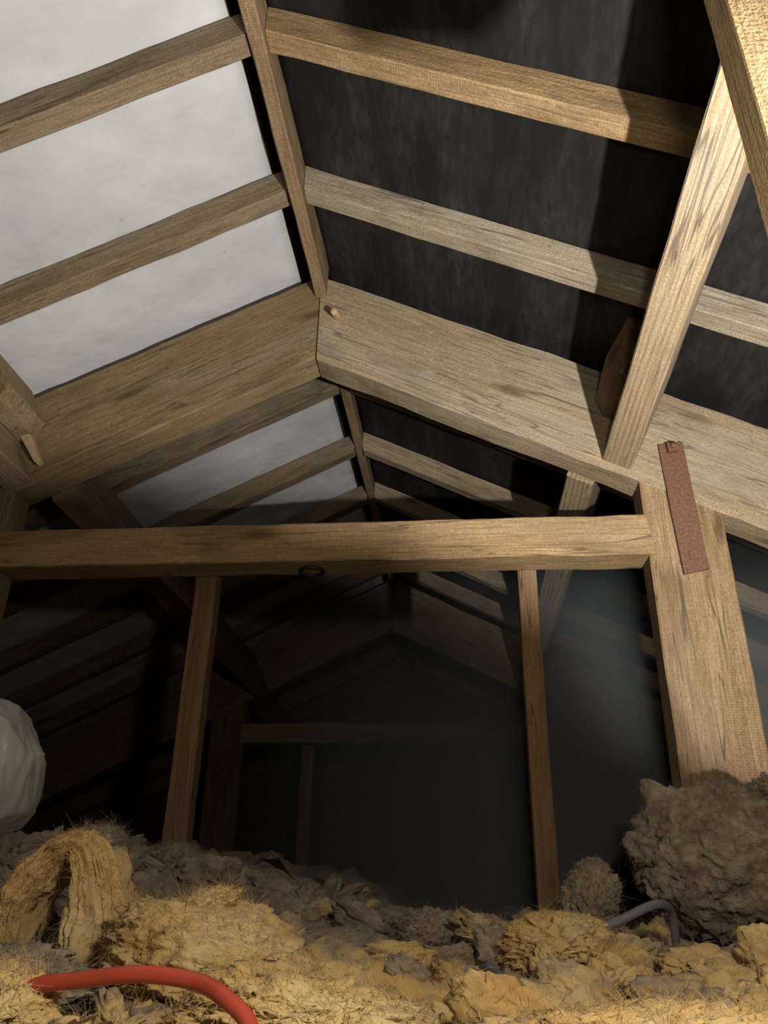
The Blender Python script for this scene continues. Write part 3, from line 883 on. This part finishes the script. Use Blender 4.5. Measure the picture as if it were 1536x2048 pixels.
clump('brown grey crumpled lump left of the folded batt foot', (-0.450, 0.80, -0.075), (0.10, 0.06, 0.030), 0.8, 67, fold=0.30)
clump('yellow tuft burying the end of the red cable at the left edge', (-0.302, 0.56, -0.064), (0.034, 0.03, 0.022), 0.0, 73, fold=0.28, hair=120, sub=5)
clump('dusty tuft at the foot of the left stud', (-0.600, 1.72, 0.050), (0.070, 0.06, 0.050), 0.95, 71, fold=0.25)
rg_ = clump('', (0.350, 0.485, 0.030), (0.165, 0.050, 0.110), 0.2, 83, rot=(0, 0, 0.50), fold=0.10, hair=0, sub=5)  # unseen wool added beside the torch to block its light below the collar
rg_.name = 'unseen_wool_blocker'
for k_ in ('category', 'group', 'label'):
    if k_ in rg_: del rg_[k_]
rg_.parent = LAYER; rg_.matrix_local = PW[LAYER.name].inverted() @ Matrix.Translation((0.350, 0.485, 0.030)); rg_['kind'] = 'stuff'
# ------------------------------------------------------------------ cables and wrapped bundle
o = tube('red_cable', [(-0.36, 0.60, -0.11), (-0.305, 0.575, -0.072), (-0.280, 0.56, -0.053), (-0.245, 0.55, -0.0475), (-0.204, 0.54, -0.0425), (-0.165, 0.53, -0.0445), (-0.140, 0.512, -0.051), (-0.121, 0.498, -0.063), (-0.112, 0.47, -0.085), (-0.108, 0.42, -0.12)], 0.0049, RED, sides=16)
tag(o, 'red cable arching over the yellow wool in the foreground', 'cable')
o = tube('grey_cable', [(0.105, 1.11, -0.065), (0.136, 1.12, -0.037), (0.187, 1.13, -0.016), (0.226, 1.14, 0.0), (0.248, 1.16, 0.002), (0.263, 1.19, -0.010), (0.27, 1.22, -0.05)], 0.0055, GREY, sides=14)
tag(o, 'grey cable looping out of the wool in front of the grey mound', 'cable')
o = tube('dark_cable', [(0.000, 0.82, -0.070), (0.011, 0.80, -0.050), (0.020, 0.79, -0.053), (0.028, 0.78, -0.060), (0.034, 0.77, -0.08)], 0.0034, BLUEGREY, sides=12)
tag(o, 'short dark blue grey cable end poking from the wool at bottom centre right', 'cable')

def bundle():
    bm = bmesh.new(); bmesh.ops.create_icosphere(bm, subdivisions=6, radius=1.0)
    D = np.array([v.co[:] for v in bm.verts]); F = [tuple(v.index for v in f.verts) for f in bm.faces]; bm.free()
    ang = np.arctan2(D[:, 1], D[:, 0])
    # flat facets and gathers of stretched film
    rs = np.random.RandomState(4)
    K = rs.normal(size=(26, 3)); K /= np.linalg.norm(K, axis=1)[:, None]
    r = np.min(np.where(D @ K.T > 0.15, rs.uniform(0.93, 1.0, 26) / np.maximum(D @ K.T, 0.15), 9.0), axis=1)
    r = np.clip(r, 0.8, 1.07)
    gath = np.abs(perlin(np.stack([ang * 5.5, D[:, 2] * 1.2, D[:, 2] * 0 + 3], 1))) * 0.11 * sstep(0.75, 0.2, np.abs(D[:, 2] - 0.1))
    r = r - gath + 0.01 * fbm(D * 6, 3)
    V = D * r[:, None] * np.array([0.115, 0.12, 0.112])
    # tail sagging down to the wool on the far side
    low = sstep(-0.2, -1.0, D[:, 2]) * sstep(0.35, -0.5, D[:, 0])
    V[:, 2] -= 0.16 * low; V[:, 0] -= 0.05 * low
    me = mesh_np('plastic_bundle', V, F)
    o = new_obj('plastic_bundle', me, PLASTIC, None, (-0.772, 1.2, 0.168))
    tag(o, 'pale crinkled polythene wrapped bundle at the left edge', 'bundle')
bundle()

# ------------------------------------------------------------------ scatter volume added for the bluish veil of lens flare
def haze():
    bm = bmesh.new(); bmesh.ops.create_cube(bm, size=1.0)
    me = bpy.data.meshes.new('veil_haze'); bm.to_mesh(me); bm.free()
    mat = bpy.data.materials.new('veil_haze'); mat.use_nodes = True
    nt = mat.node_tree
    for n in list(nt.nodes): nt.nodes.remove(n)
    out = nt.nodes.new('ShaderNodeOutputMaterial'); v = nt.nodes.new('ShaderNodeVolumeScatter')
    v.inputs['Color'].default_value = (0.80, 0.93, 1.0, 1)
    tc = nt.nodes.new('ShaderNodeTexCoord'); sp = nt.nodes.new('ShaderNodeSeparateXYZ'); mr = nt.nodes.new('ShaderNodeMapRange')
    nt.links.new(tc.outputs['Generated'], sp.inputs[0]); nt.links.new(sp.outputs[0], mr.inputs['Value'])
    mr.inputs['From Min'].default_value = 0.0; mr.inputs['From Max'].default_value = 0.45; mr.inputs['To Min'].default_value = 0.0; mr.inputs['To Max'].default_value = 1.7
    mz = nt.nodes.new('ShaderNodeMapRange'); nt.links.new(sp.outputs[2], mz.inputs['Value'])
    mz.inputs['From Min'].default_value = 0.55; mz.inputs['From Max'].default_value = 1.0; mz.inputs['To Min'].default_value = 1.0; mz.inputs['To Max'].default_value = 0.0
    mm = nt.nodes.new('ShaderNodeMath'); mm.operation = 'MULTIPLY'
    nt.links.new(mr.outputs[0], mm.inputs[0]); nt.links.new(mz.outputs[0], mm.inputs[1])
    nt.links.new(mm.outputs[0], v.inputs['Density'])
    nt.links.new(v.outputs[0], out.inputs['Volume'])
    o = new_obj('veil_haze', me, mat, None, (0.50, 2.99, 0.28))
    o.scale = (2.2, 2.25, 1.2)
    tag(o, 'thin bluish haze added for the flare veil low in the middle of the loft', 'haze', None, 'stuff')
haze()
